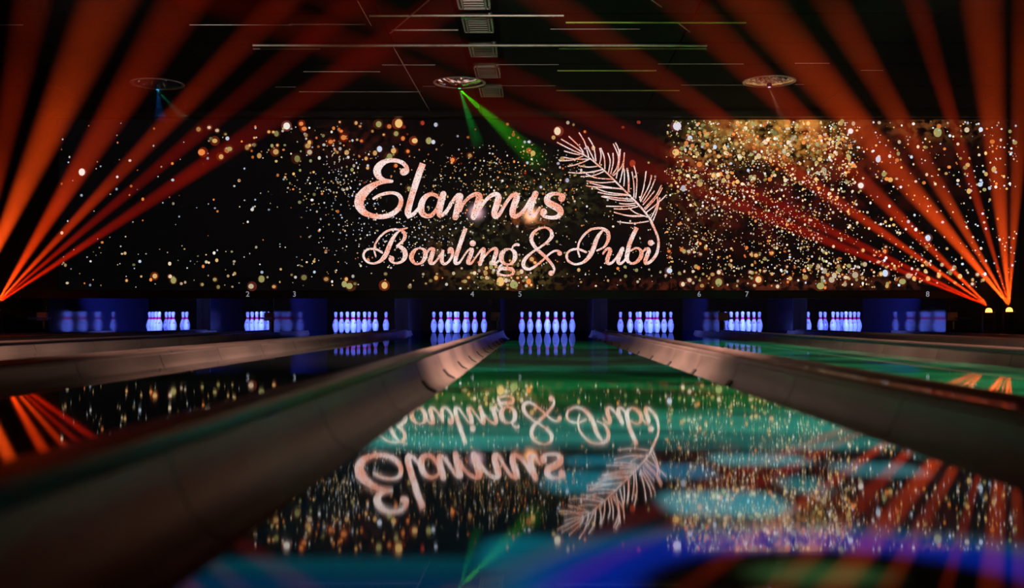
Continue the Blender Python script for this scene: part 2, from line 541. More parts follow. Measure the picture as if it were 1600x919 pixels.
for k, lab in WTXT.items():
    x = (LANE[k[0]] + LANE[k[1]]) / 2
    t = thing('machine_post', (x, 18.3, 0), lab, 'machine post', 'broad posts between the pin decks')
    MB().box(-0.112, 0.112, 0.0, 2.05, -0.2, 1.1).build('cabinet', M['cabinet'], t)
    MB().box(-0.118, -0.112, 0.01, 2.05, -0.2, 1.1).build('side_panel', M['post_side'], t)
    MB().box(0.112, 0.118, 0.01, 2.05, -0.2, 1.1).build('side_panel', M['post_side'], t)
    MB().box(-0.10, -0.02, -0.012, 0.0, 0.02, 0.62).build('door', M['cabinet'], t)
    MB().box(0.0, 0.10, -0.012, 0.0, 0.02, 0.42).build('door', M['cabinet'], t)
tag(MB().box(-7.35, 6.17, 20.4, 20.5, -0.22, 1.2).build('pit_curtain', M['pit']), 'black pit curtain hanging behind all the pins', 'curtain')

# ------------------------------------------------------------------ pins
prof = [(0.026, 0.0), (0.0285, 0.006), (0.036, 0.02), (0.0455, 0.05), (0.0545, 0.085), (0.0600, 0.112), (0.0604, 0.122), (0.0580, 0.150), (0.0500, 0.185), (0.0395, 0.215),
        (0.0300, 0.237), (0.0255, 0.250), (0.0236, 0.262), (0.0234, 0.272), (0.0245, 0.290), (0.0280, 0.315), (0.0318, 0.338), (0.0322, 0.347), (0.0300, 0.362), (0.0235, 0.374), (0.0130, 0.3795), (0.003, 0.381)]
pin_body = MB().lathe([(r, z) for r, z in prof if z >= 0.006], 20).mesh('body', M['pin'], smooth=60)


def rad_at(z):
    for (r0, z0), (r1, z1) in zip(prof, prof[1:]):
        if z0 <= z <= z1: return r0 + (r1 - r0) * (z - z0) / (z1 - z0)


band_me = MB().lathe([(0.020, 0.243)] + [(rad_at(z_) + 0.0009, z_) for z_ in (0.244, 0.252, 0.262, 0.272, 0.281)] + [(0.020, 0.282)], 20).mesh('neck_band', M['pin_red'], smooth=60)
base_me = MB().lathe([(0.025, 0.0), (0.0275, 0.002), (0.0275, 0.0062), (0.024, 0.0064)], 20).mesh('base_ring', M['pin_base'])
crown = [(-0.020, 0.165), (-0.024, 0.198), (-0.012, 0.182), (0.0, 0.206), (0.012, 0.182), (0.024, 0.198), (0.020, 0.165)]
cv = []
for cx, cz in crown:
    r = rad_at(cz) + 0.0012
    cv.append((cx, -math.sqrt(max(r * r - cx * cx, 1e-6)), cz))
cv.append((0, -rad_at(0.172) - 0.0014, 0.172))
crown_me = MB().add(cv, [(i, i + 1, 7) for i in range(6)] + [(6, 0, 7)]).mesh('crown_mark', M['pin_mark'])

pin0 = link('bowling_pin', None)
for nm, me in (('body', pin_body), ('neck_band', band_me), ('base_ring', base_me), ('crown_mark', crown_me)): link(nm, me, pin0)
Y_HEAD = 18.70
SPOTS = [('foremost head pin', 0, 0), ('left one of second row', -0.1524, 1), ('right one of second row', 0.1524, 1), ('left one of third row', -0.3048, 2),
         ('middle one of third row', 0, 2), ('right one of third row', 0.3048, 2), ('leftmost of back row', -0.4572, 3), ('back row second from left', -0.1524, 3),
         ('back row second from right', 0.1524, 3), ('rightmost of back row', 0.4572, 3)]
RACK = {1: 'far left rack of nine pins', 2: 'second rack from the left', 3: 'third rack from the left', 4: 'fourth rack from the left', 5: 'central rack straight ahead',
        6: 'third rack from the right', 7: 'second rack from the right', 8: 'far right rack'}
rnd = random.Random(5)
first = True
for k, x in LANE.items():
    for i, (nm, dx, row) in enumerate(SPOTS):
        if k == 1 and i == 9: continue                        # missing in the photograph
        p = pin0 if first else copy_tree(pin0)
        first = False
        p.location = (x + dx, Y_HEAD + row * 0.264, 0.0003)
        p.rotation_euler = (0, 0, rnd.uniform(-0.9, 0.9))
        tag(p, 'white bowling pin, %s in %s' % (nm, RACK[k]), 'bowling pin', 'pins of the ' + RACK[k])

# ------------------------------------------------------------------ fascia with numerals
fa = thing('numbered_fascia', (0, Y_SCREEN - 0.03, 0.62), 'long charcoal fascia board with lane numerals two to eight below the screen', 'fascia')
MB().box(-7.4, 7.5, -0.02, 0.018, -0.06, 0.039).build('board', M['fascia'], fa)
MB().box(-7.4, 7.5, -0.024, 0.012, 0.039, 0.045).build('top_strip', M['header'], fa)
for ch, xx in (('2', 387), ('3', 460), ('4', 738), ('5', 812.5), ('6', 1092.5), ('7', 1167), ('8', 1449.5)):
    cu = bpy.data.curves.new('numeral', 'FONT'); cu.body = ch; cu.size = 0.112; cu.align_x = 'CENTER'; cu.align_y = 'CENTER'; cu.extrude = 0.002
    cu.materials.append(M['digit'])
    tmp = bpy.data.objects.new('numeral', cu); COL.objects.link(tmp)
    bpy.context.view_layer.update()
    nm = bpy.data.meshes.new_from_object(tmp.evaluated_get(bpy.context.evaluated_depsgraph_get()))
    bpy.data.objects.remove(tmp)
    o = link('numeral', nm, fa)
    p = px(xx, 460, Y_SCREEN - 0.055)
    o.location = p - Vector(fa.location); o.rotation_euler = (PI / 2, 0, 0)
# dark housing that carries the screen, and the trim over it
tag(MB().box(ROOM_L, ROOM_R, 16.02, 16.10, 0.56, CEIL + 0.1).build('wall_screen', M['black']), kind='structure')
tag(MB().box(ROOM_L, ROOM_R, 15.80, 15.99, 3.235, 3.31).build('trim_1', M['header']), kind='structure')

# ------------------------------------------------------------------ the big screen
P2M = Y_SCREEN / F_PX
SX0, SX1, SY0, SY1 = 92, 1592, 187, 453.5


def screen_base():
    m = bpy.data.materials.new('screen_picture'); m.use_nodes = True
    t = m.node_tree; t.nodes.clear(); n = N(t)
    pos = n.xyz(n.new('ShaderNodeNewGeometry').outputs['Position'])
    X = n.m('MULTIPLY_ADD', pos[0], 1 / P2M, VPX)
    Y = n.m('MULTIPLY_ADD', pos[2], -1 / P2M, VPY + CAM_H / P2M)
    p = n.comb(n.m('MULTIPLY', X, 0.01), n.m('MULTIPLY', Y, 0.01), 0.0)
    n1 = n.step(n.noise(p, 9.0, 3.0, 0.6), 0.42, 0.62)
    n2 = n.step(n.noise(p, 3.2, 3.0, 0.6), 0.38, 0.66)
    G = [  # x, y, sx, sy, rgb, broken by (0 smooth, 1 fine, 2 broad)
        (1215, 196, 62, 22, (1.0, .42, .07), 2), (1245, 226, 50, 24, (.50, .20, .03), 1), (1135, 205, 46, 24, (.16, .12, .025), 1), (1105, 240, 32, 18, (.32, .11, .025), 1),
        (1180, 320, 110, 46, (.075, .004, .003), 2), (1090, 300, 46, 56, (.05, .018, .004), 1), (1340, 250, 110, 46, (.10, .008, .003), 2), (1460, 200, 60, 16, (.16, .05, .01), 1),
        (850, 310, 64, 32, (.05, .045, .013), 1), (795, 432, 48, 18, (.20, .13, .03), 1), (740, 366, 60, 20, (.022, .020, .006), 1), (690, 405, 18, 30, (.07, .025, .006), 1),
        (744, 332, 7, 7, (1.4, .85, .95), 0), (829, 336, 7, 7, (2.4, 1.1, .5), 0), (826, 342, 20, 9, (.40, .07, .01), 1),
        (560, 220, 60, 28, (.030, .004, .002), 1), (1120, 447, 150, 9, (.09, .015, .006), 1), (1330, 445, 120, 10, (.05, .010, .004), 1)]
    acc = (0.0012, 0.0012, 0.0016)
    for (gx, gy, sx, sy, c, br) in G:
        a = n.m('MULTIPLY', n.m('SUBTRACT', X, gx), 1 / sx); b = n.m('MULTIPLY', n.m('SUBTRACT', Y, gy), 1 / sy)
        e = n.m('EXPONENT', n.m('MULTIPLY', n.m('ADD', n.m('MULTIPLY', a, a), n.m('MULTIPLY', b, b)), -0.7))
        if br: e = n.m('MULTIPLY', e, n1 if br == 1 else n2)
        acc = n.mix(1.0, acc, n.mix(e, (0, 0, 0), tuple(min(v, 9) for v in c)), 'ADD')
    em = n.new('ShaderNodeEmission'); n.put(em.inputs[0], acc); em.inputs[1].default_value = 1.0
    o = n.new('ShaderNodeOutputMaterial'); t.links.new(em.outputs[0], o.inputs[0])
    m.cycles.emission_sampling = 'NONE'
    return m


def letter_material():
    m = bpy.data.materials.new('screen_lettering'); m.use_nodes = True
    t = m.node_tree; t.nodes.clear(); n = N(t)
    pos = n.new('ShaderNodeNewGeometry').outputs['Position']
    lo = n.step(n.noise(pos, 4.2, 2.0), 0.36, 0.62)
    c = n.mix(lo, (1.0, 0.47, 0.32), (1.0, 0.84, 0.80))
    sp = n.step(n.noise(pos, 75.0, 1.0), 0.40, 0.46)
    sp2 = n.step(n.noise(pos, 58.0, 0.0), 0.27, 0.33)
    c = n.mix(sp, n.mix(lo, (0.75, 0.10, 0.05), (0.85, 0.48, 0.38)), c)
    c = n.mix(sp2, (0.10, 0.02, 0.015), c)
    em = n.new('ShaderNodeEmission'); n.put(em.inputs[0], c); em.inputs[1].default_value = 1.12
    o = n.new('ShaderNodeOutputMaterial'); t.links.new(em.outputs[0], o.inputs[0])
    m.cycles.emission_sampling = 'NONE'
    return m


def dot_material():
    m = bpy.data.materials.new('screen_sparkles'); m.use_nodes = True
    t = m.node_tree; t.nodes.clear(); n = N(t)
    at = n.new('ShaderNodeAttribute', attribute_name='tint')
    em = n.new('ShaderNodeEmission'); n.put(em.inputs[0], at.outputs['Color']); em.inputs[1].default_value = 1.15
    o = n.new('ShaderNodeOutputMaterial'); t.links.new(em.outputs[0], o.inputs[0])
    m.cycles.emission_sampling = 'NONE'
    return m


M['letter'] = letter_material(); M['dots'] = dot_material()
scr = thing('led_screen', (0, Y_SCREEN, 0), 'wall-wide LED screen showing the sign Elamus Bowling & Pubi in glitter over the lanes', 'screen')


def lx(x): return (x - VPX) * P2M
def lz(y): return CAM_H - (y - VPY) * P2M


MB().add([(lx(SX0), 0, lz(SY1)), (lx(SX1), 0, lz(SY1)), (lx(SX1), 0, lz(SY0)), (lx(SX0), 0, lz(SY0)),
          (lx(SX0), .05, lz(SY1)), (lx(SX1), .05, lz(SY1)), (lx(SX1), .05, lz(SY0)), (lx(SX0), .05, lz(SY0))],
         [(0, 1, 2, 3), (7, 6, 5, 4), (0, 4, 5, 1), (1, 5, 6, 2), (2, 6, 7, 3), (3, 7, 4, 0)]).build('display', screen_base(), scr)

# lettering: brush strokes with a width at every point, in enlarged photograph pixels
Z1 = (8.356, 545, 240); Z2 = (8.0, 690, 260); Z3 = (9.675, 560, 345); Z4 = (8.421, 690, 345); Z5 = (9.412, 870, 345); Z6 = (5.405, 860, 195)


def catmull(pts, k=6):
    if len(pts) == 2:
        return [tuple(pts[0][i] + (pts[1][i] - pts[0][i]) * j / 4 for i in range(3)) for j in range(5)]
    P = [pts[0]] + list(pts) + [pts[-1]]
    out = []
    for i in range(1, len(P) - 2):
        for j in range(k):
            t = j / k; a, b, c, d = P[i - 1:i + 3]
            out.append(tuple(0.5 * (2 * b[q] + (c[q] - a[q]) * t + (2 * a[q] - 5 * b[q] + 4 * c[q] - d[q]) * t * t + (3 * b[q] - a[q] - 3 * c[q] + d[q]) * t ** 3) for q in range(3)))
    out.append(pts[-1])
    return out


layer = [0]


def brush(mb, zoom, pts, caps=(1, 1)):
    s, ox, oy = zoom
    layer[0] = (layer[0] + 1) % 12
    y = -0.003 - layer[0] * 0.00025
    P = [(lx(ox + a / s), lz(oy + b / s), w / s * P2M) for a, b, w in catmull(pts)]
    vs = []; fs = []
    for i, (x, z, w) in enumerate(P):
        a = P[max(i - 1, 0)]; b = P[min(i + 1, len(P) - 1)]
        d = Vector((b[0] - a[0], b[1] - a[1])).normalized()
        vs += [(x - d.y * w / 2, y, z + d.x * w / 2), (x + d.y * w / 2, y, z - d.x * w / 2)]
    for i in range(len(P) - 1): fs.append((2 * i, 2 * i + 1, 2 * i + 3, 2 * i + 2))
    mb.add(vs, fs)
    for e, q in ((0, P[0]), (1, P[-1])):
        if caps[e]:
            disc(mb, q[0], q[1], q[2] / 2, y, 10)


def disc(mb, x, z, r, y, k=14):
    mb.add([(x + r * math.cos(2 * PI * i / k), y, z + r * math.sin(2 * PI * i / k)) for i in range(k)], [tuple(range(k))])


def ball(mb, zoom, x, y, r):
    s, ox, oy = zoom
    layer[0] = (layer[0] + 1) % 12
    disc(mb, lx(ox + x / s), lz(oy + y / s), r / s * P2M, -0.003 - layer[0] * 0.00025, 18)


LETTERS = [
    ('E', [(Z1, [(735, 258, 50), (762, 225, 55), (745, 165, 55), (690, 115, 55), (600, 90, 52), (500, 97, 60), (420, 140, 85), (372, 210, 100), (382, 280, 90), (430, 330, 60), (490, 352, 45), (562, 362, 42)]),
           (Z1, [(562, 362, 42), (480, 366, 50), (390, 385, 60), (300, 430, 88), (210, 500, 115), (145, 590, 125), (140, 680, 118), (190, 760, 88), (280, 805, 65), (400, 825, 62), (520, 808, 65), (620, 750, 65), (675, 670, 62), (680, 590, 58), (640, 535, 48), (570, 513, 40), (490, 520, 42), (400, 545, 40), (325, 588, 34)])], [(Z1, 715, 240, 47)]),
    ('l', [(Z1, [(968, 130, 82), (905, 300, 85), (850, 470, 82), (800, 640, 80), (772, 760, 85), (785, 812, 70)]), (Z1, [(785, 812, 60), (840, 795, 50), (900, 730, 40), (925, 690, 32)])], []),
    ('a', [(Z1, [(1165, 570, 40), (1110, 535, 45), (1040, 540, 55), (975, 600, 75), (945, 690, 85), (955, 770, 80), (1010, 815, 60), (1075, 808, 55), (1130, 750, 45), (1165, 680, 40), (1180, 600, 30)]),
           (Z1, [(1235, 528, 80), (1210, 620, 85), (1185, 740, 80), (1185, 795, 75)]), (Z1, [(1190, 808, 62), (1240, 790, 50), (1290, 730, 42), (1337, 640, 36)])], []),
    ('m', [(Z2, [(55, 580, 40), (100, 510, 38), (150, 420, 40), (200, 362, 46), (230, 362, 60)]), (Z2, [(230, 375, 85), (205, 490, 80), (172, 638, 74)]),
           (Z2, [(235, 555, 36), (260, 490, 40), (310, 420, 42), (370, 372, 48), (430, 348, 56), (470, 372, 80), (460, 440, 85), (430, 540, 80), (400, 636, 74)]),
           (Z2, [(475, 540, 36), (540, 440, 42), (610, 372, 48), (675, 348, 58), (712, 385, 78), (692, 470, 80), (662, 570, 76), (662, 618, 66), (690, 630, 52), (730, 590, 45), (780, 500, 42), (840, 410, 42), (885, 360, 50)])], []),
    ('u', [(Z2, [(880, 365, 45), (930, 352, 62), (938, 400, 80), (908, 480, 78), (885, 570, 78), (900, 620, 66), (950, 618, 50), (1010, 570, 45), (1060, 500, 40), (1115, 405, 40)]),
           (Z2, [(1175, 342, 74), (1140, 430, 75), (1108, 540, 72), (1108, 605, 66), (1150, 618, 50), (1195, 570, 40), (1225, 520, 36)])], []),
    ('s', [(Z2, [(1520, 415, 40), (1525, 370, 42), (1460, 345, 40), (1380, 347, 50), (1322, 390, 70), (1330, 450, 85), (1400, 490, 90), (1465, 530, 90), (1488, 580, 75), (1450, 630, 55), (1370, 642, 45), (1290, 625, 42), (1245, 590, 35)])], [(Z2, 1500, 402, 42), (Z2, 1275, 568, 42)]),
    ('B', [(Z3, [(740, 110, 20), (680, 125, 28), (620, 135, 30), (540, 130, 32), (440, 155, 32), (350, 220, 32), (280, 310, 30), (245, 390, 28), (243, 460, 26), (262, 530, 24)]),
           (Z3, [(625, 150, 20), (570, 200, 40), (510, 290, 60), (465, 390, 68), (430, 480, 70), (390, 550, 70), (330, 610, 50), (240, 645, 32), (150, 630, 32), (90, 570, 34), (80, 500, 34), (130, 440, 32), (210, 425, 32), (290, 440, 32), (360, 485, 30)]),
           (Z3, [(620, 140, 25), (680, 165, 45), (705, 220, 55), (690, 280, 50), (640, 335, 35), (580, 380, 25)]), (Z3, [(580, 380, 25), (640, 400, 60), (690, 445, 70), (710, 510, 75), (690, 580, 60), (630, 630, 38), (550, 640, 34), (490, 610, 34)])], [(Z3, 500, 577, 45)]),
    ('o', [(Z3, [(930, 415, 25), (860, 440, 45), (810, 510, 70), (805, 580, 65), (850, 640, 45), (900, 655, 30), (970, 620, 50), (1010, 540, 65), (1010, 470, 65), (980, 430, 40), (930, 415, 25)])], []),
    ('w', [(Z3, [(1030, 490, 34), (1080, 428, 38), (1130, 432, 60), (1120, 500, 65), (1090, 590, 70), (1095, 638, 60), (1140, 640, 40), (1190, 590, 32), (1240, 510, 30), (1288, 455, 28)]),
           (Z3, [(1275, 460, 45), (1265, 540, 55), (1262, 610, 55), (1290, 652, 45), (1340, 640, 36), (1400, 570, 40), (1425, 500, 42), (1420, 445, 45)])], [(Z3, 1395, 447, 48)]),
    ('l', [(Z4, [(318, 97, 52), (280, 200, 55), (240, 320, 56), (200, 440, 56), (180, 530, 54), (195, 562, 45), (240, 545, 30), (290, 470, 24), (340, 400, 24), (380, 368, 28)])], []),
    ('i', [(Z4, [(380, 368, 30), (398, 385, 54), (385, 440, 58), (355, 520, 55), (352, 556, 48), (390, 560, 32), (430, 510, 24), (480, 440, 24), (520, 385, 28)])], [(Z4, 410, 297, 40)]),
    ('n', [(Z4, [(520, 385, 28), (552, 370, 45), (550, 405, 58), (530, 490, 55), (505, 575, 48)]), (Z4, [(550, 490, 25), (610, 420, 28), (660, 377, 32), (710, 368, 45), (720, 410, 56), (695, 490, 56), (680, 548, 50), (700, 568, 38), (750, 530, 26), (780, 490, 24)])], []),
    ('g', [(Z4, [(880, 370, 22), (830, 390, 45), (790, 450, 65), (790, 520, 60), (830, 565, 35), (880, 575, 28), (930, 550, 40), (965, 490, 60), (960, 420, 55), (920, 380, 30), (880, 370, 22)]),
           (Z4, [(925, 390, 20), (940, 340, 25), (980, 312, 35), (1012, 318, 36)]), (Z4, [(790, 580, 25), (755, 615, 28), (765, 632, 40), (850, 630, 50), (920, 640, 50), (948, 670, 38), (925, 708, 32), (840, 722, 28), (760, 705, 32), (735, 680, 30), (762, 655, 28)])], []),
    ('&', [(Z4, [(1280, 360, 30), (1350, 310, 30), (1410, 260, 40), (1450, 200, 50), (1435, 130, 40), (1370, 92, 26), (1280, 105, 30), (1210, 160, 45), (1180, 230, 52), (1200, 300, 50), (1260, 380, 45), (1360, 470, 42), (1440, 560, 36), (1480, 630, 32), (1466, 690, 30)]),
           (Z4, [(1280, 360, 26), (1200, 410, 30), (1110, 490, 45), (1075, 560, 50), (1090, 615, 46), (1150, 638, 36), (1230, 600, 32), (1330, 520, 28), (1410, 445, 26), (1480, 400, 28), (1540, 400, 30), (1568, 436, 32)])], [(Z4, 1440, 690, 35), (Z4, 1553, 430, 32)]),
    ('P', [(Z5, [(740, 140, 30), (680, 115, 35), (600, 110, 34), (500, 130, 34), (420, 190, 34), (355, 270, 32), (320, 350, 30), (312, 440, 28), (335, 530, 26)]),
           (Z5, [(680, 140, 28), (620, 210, 50), (575, 300, 62), (545, 390, 66), (500, 490, 66), (440, 570, 55), (370, 620, 38), (270, 640, 32), (180, 600, 36), (145, 540, 36), (160, 470, 34), (230, 425, 34), (320, 420, 34), (430, 462, 32)]),
           (Z5, [(690, 130, 35), (750, 170, 55), (760, 250, 58), (740, 320, 45), (690, 390, 32), (590, 440, 25)])], []),
    ('u', [(Z5, [(680, 485, 28), (720, 430, 35), (768, 412, 50), (785, 450, 60), (755, 530, 62), (740, 595, 58), (765, 632, 45), (820, 610, 35), (870, 550, 30), (920, 470, 32), (955, 410, 40)]),
           (Z5, [(968, 408, 50), (940, 480, 58), (905, 570, 58), (905, 615, 50), (940, 630, 40), (990, 590, 32), (1020, 540, 30)])], []),
    ('b', [(Z5, [(1178, 100, 58), (1120, 220, 62), (1070, 340, 64), (1045, 450, 64), (1030, 540, 64), (1050, 600, 50), (1110, 630, 36), (1180, 600, 50), (1230, 540, 60), (1245, 470, 58), (1210, 412, 36), (1150, 405, 30), (1090, 440, 28)])], []),
    ('i', [(Z5, [(1250, 480, 26), (1285, 435, 32), (1335, 412, 48), (1352, 450, 60), (1325, 520, 62), (1300, 595, 58), (1320, 628, 48), (1390, 590, 45), (1460, 500, 45), (1490, 400, 40), (1495, 300, 34), (1480, 220, 32), (1440, 130, 32), (1400, 50, 30), (1375, 0, 28)])], [(Z5, 1382, 325, 44)]),
]
for ch, strokes, balls in LETTERS:
    mb = MB()
    for z, pts in strokes: brush(mb, z, pts, caps=(0 if ch == 'l' or (ch == 'b') else 1, 1))
    for z, x, y, r in balls: ball(mb, z, x, y, r)
    mb.build('letter', M['letter'], scr)

mb = MB()
brush(mb, Z6, [(900, 935, 17), (880, 880, 17), (850, 810, 17), (800, 740, 16), (720, 650, 16), (650, 580, 14), (560, 490, 14), (480, 410, 13), (400, 340, 13), (340, 290, 12), (270, 248, 12)])
branch = mb.build('fir_branch', M['letter'], scr)
NEEDLES = [((55, 148), (165, 205), (270, 250)), ((90, 122), (190, 180), (285, 245)), ((155, 98), (240, 180), (280, 235)), ((115, 222), (180, 240), (250, 255)), ((110, 275), (210, 290), (320, 290)), ((75, 305), (180, 298), (275, 265)),
           ((145, 352), (240, 330), (330, 290)), ((235, 345), (320, 358), (400, 350)), ((150, 403), (280, 408), (440, 380)), ((250, 400), (350, 402), (430, 380)), ((255, 438), (360, 430), (450, 395)), ((300, 415), (390, 450), (530, 460)),
           ((305, 475), (430, 490), (550, 480)), ((330, 490), (450, 520), (610, 545)), ((305, 517), (430, 530), (600, 540)), ((385, 535), (480, 570), (650, 590)), ((400, 570), (520, 592), (680, 597)), ((430, 605), (560, 635), (700, 645)),
           ((440, 602), (600, 622), (690, 630)), ((470, 688), (600, 690), (720, 680)), ((580, 665), (650, 670), (720, 662)), ((535, 710), (640, 712), (740, 690)), ((535, 738), (640, 765), (760, 770)), ((600, 758), (700, 775), (800, 770)),
           ((660, 700), (720, 745), (820, 780)), ((570, 820), (700, 832), (830, 815)),
           ((240, 65), (290, 150), (325, 280)), ((320, 108), (365, 190), (385, 310)), ((310, 180), (350, 260), (372, 305)), ((415, 195), (428, 260), (415, 335)), ((425, 195), (455, 280), (460, 375)), ((485, 238), (505, 310), (490, 405)),
           ((528, 238), (530, 320), (508, 418)), ((548, 150), (580, 230), (565, 350), (520, 425)), ((530, 160), (572, 260), (572, 350)), ((590, 205), (580, 320), (555, 455)), ((625, 235), (612, 370), (585, 490)), ((618, 310), (590, 370), (530, 432)),
           ((612, 310), (625, 420), (620, 520)), ((648, 365), (660, 460), (660, 570)), ((688, 395), (705, 500), (705, 615)), ((705, 345), (730, 460), (720, 625)), ((808, 392), (790, 520), (755, 640)), ((855, 430), (830, 520), (760, 652)),
           ((885, 457), (840, 560), (780, 655)), ((880, 558), (830, 620), (780, 678)), ((938, 508), (890, 600), (790, 710)), ((945, 532), (900, 610), (800, 718)), ((980, 592), (910, 660), (810, 740)), ((905, 600), (900, 680), (850, 790)), ((925, 615), (900, 720), (865, 812))]
for q in NEEDLES:
    mb = MB()
    w = 15 if q[0] == (648, 365) else 10
    brush(mb, Z6, [(x, y, w) for x, y in q], caps=(0, 0))
    mb.build('needle', M['letter'], branch)

# sparkles of the picture: thousands of small bright specks with their own colour
rs = random.Random(21)
WHT = (1.0, .93, .84); CLD = (.70, .82, 1.0); GLD = (1.0, .60, .20); ORG = (1.0, .30, .07); OLV = (.42, .40, .14); CRM = (1.0, .80, .52); DRD = (.42, .045, .02)
SP = []


def field(n, x0, x1, y0, y1, r0, r1, cols, lum=(0.35, 1.0), bias=None, halo=False):
    k = 0
    while k < n:
        x = rs.uniform(x0, x1); y = rs.uniform(y0, y1)
        if bias and rs.random() > bias(x, y): continue
        k += 1
        c = rs.choice(cols); l = rs.uniform(*lum)
        r = r0 + (r1 - r0) * rs.random() ** 2
        SP.append((x, y, r, tuple(v * l for v in c), halo))


def clump(cx, cy, sx, sy):
    return lambda x, y: math.exp(-0.5 * (((x - cx) / sx) ** 2 + ((y - cy) / sy) ** 2))


def blotch(s, lo, seed):
    return lambda x, y: 1.0 if mnoise.noise(Vector((x / s, y / s, seed))) > lo else 0.06


# left third: sparse
field(110, 95, 560, 190, 452, .8, 2.4, [WHT, CLD, CRM, ORG], (.25, .9))
field(40, 300, 620, 189, 250, 1.6, 5.0, [ORG, GLD, GLD, OLV], (.3, .8), halo=True)
field(18, 300, 640, 189, 240, 2.0, 5.6, [CRM, GLD, ORG], (.45, .95), halo=True)
field(110, 370, 560, 190, 330, .8, 2.8, [GLD, CRM, ORG, WHT, OLV], (.25, .9), clump(500, 250, 70, 60))
field(260, 460, 600, 230, 430, .6, 1.6, [WHT, CRM, GLD, CLD], (.3, 1), clump(550, 300, 45, 60))
field(70, 90, 560, 385, 452, .8, 2.6, [CRM, WHT, OLV, GLD], (.3, .9))
field(26, 170, 700, 428, 450, 1.8, 5.2, [GLD, OLV, CRM], (.35, .8), halo=True)
field(16, 90, 400, 215, 330, 1.4, 3.2, [WHT, CLD, ORG], (.4, .9))
# around the sign
field(520, 560, 930, 225, 400, .5, 1.7, [GLD, CRM, WHT, ORG, GLD], (.25, 1), clump(800, 280, 90, 45))
field(240, 560, 740, 330, 415, .5, 1.5, [WHT, CRM, CLD], (.3, 1), clump(660, 370, 55, 32))
field(220, 660, 1060, 250, 400, .6, 2.0, [OLV, GLD, CRM, WHT], (.25, .9))
field(46, 560, 930, 190, 300, 1.2, 3.2, [ORG, GLD, OLV, DRD, CLD], (.3, .8), halo=True)
field(60, 560, 1040, 400, 452, .8, 2.8, [CRM, GLD, ORG, WHT, OLV], (.3, .9))
field(60, 720, 850, 405, 452, 1.2, 3.6, [GLD, OLV, CRM], (.3, .9), clump(790, 430, 45, 20), halo=True)
field(10, 780, 1100, 190, 260, 2.5, 5.0, [GLD, CRM, DRD], (.4, .85))
field(90, 740, 1050, 330, 440, .6, 1.6, [WHT, CRM], (.35, 1))
# right third: dense and golden
field(900, 1040, 1340, 188, 430, .6, 2.2, [CRM, WHT, GLD, GLD, OLV, ORG], (.45, 1.15), blotch(38, -0.12, 1.5))
field(520, 1040, 1300, 260, 420, .5, 1.5, [WHT, CRM, GLD], (.35, 1), blotch(30, -0.05, 4.2))
field(420, 1060, 1330, 188, 290, 1.2, 3.4, [GLD, CRM, ORG, OLV, OLV], (.4, 1.1), blotch(30, -0.1, 7.1))
field(420, 1200, 1595, 190, 450, .6, 2.0, [CRM, WHT, GLD, CLD, ORG], (.45, 1.15), lambda x, y: 1.0 - 0.6 * (x - 1200) / 400)
field(150, 1060, 1592, 189, 300, 1.4, 4.2, [GLD, CRM, CLD, OLV, ORG], (.4, 1))
field(150, 1040, 1500, 385, 451, 1.2, 3.4, [OLV, GLD, CRM, ORG], (.35, .9), halo=True)
field(46, 1040, 1540, 415, 450, 2.0, 5.0, [OLV, GLD, CRM], (.35, .8), halo=True)
field(200, 1040, 1450, 330, 440, .5, 1.4, [WHT, CRM, GLD], (.35, 1))
field(330, 1100, 1340, 189, 340, .6, 2.0, [WHT, CRM, CRM, GLD, OLV], (.45, 1.15), blotch(24, -0.05, 9.3))
field(160, 1330, 1592, 190, 450, .9, 2.6, [WHT, CRM, GLD, CLD], (.5, 1.2))
# a few single specks that stand out
for x, y, r, c in ((871, 205, 5.2, CRM), (623, 193, 6.0, GLD), (93, 223, 4.5, WHT), (128, 269, 5.0, WHT), (448, 197, 5.4, WHT), (315, 238, 5.6, ORG), (593, 233, 4.0, CLD), (648, 220, 4.6, GLD), (1058, 197, 6.6, (.85, .8, .9)), (1056, 238, 5.6, GLD), (1078, 216, 4, CLD),
                   (1046, 423, 4.4, CLD), (1196, 222, 4, CRM), (546, 447, 5.2, OLV), (538, 444, 4.2, OLV), (1345, 290, 4.5, WHT), (1383, 427, 4.6, CLD), (1410, 440, 5.4, OLV), (1329, 205, 4.2, WHT), (1450, 372, 4.2, CLD), (1500, 432, 3.5, GLD), (1282, 447, 6, OLV),
                   (1465, 207, 6.5, OLV), (1185, 437, 5, GLD), (1123, 441, 5.5, OLV), (782, 440, 6, GLD), (803, 445, 6.5, OLV), (826, 440, 4, ORG), (707, 250, 3.4, ORG), (670, 220, 4.5, OLV), (677, 222, 3, CLD)):
    SP.append((x, y, r, tuple(v * .85 for v in c), True))

dv = []; df = []; dc = []
for i, (x, y, r, c, halo) in enumerate(SP):
    if not (SX0 + r < x < SX1 - r and SY0 + r * .6 < y < SY1 - r): continue
    if halo:
        k = 10; o = len(dv); rr = r * rs.uniform(1.3, 1.9); ox = rs.uniform(-1, 1) * r * .4
        yy = -0.0005 - (i % 40) * 0.00002
        for j in range(k): dv.append((lx(x + ox + rr * math.cos(2 * PI * j / k)), yy, lz(y + rr * math.sin(2 * PI * j / k))))
        df.append(tuple(range(o, o + k))); dc += [(c[0] * .16, c[1] * .035, c[2] * .03)] * k
    k = 6 if r < 1.6 else 10
    o = len(dv); yy = -0.0016 - (i % 40) * 0.00002
    sy = rs.uniform(0.8, 1.25); a0 = rs.uniform(0, 6)
    for j in range(k): dv.append((lx(x + r * math.cos(a0 + 2 * PI * j / k)), yy, lz(y + r * sy * math.sin(a0 + 2 * PI * j / k))))
    df.append(tuple(range(o, o + k))); dc += [c] * k
me = bpy.data.meshes.new('sparkles'); me.from_pydata(dv, [], df)
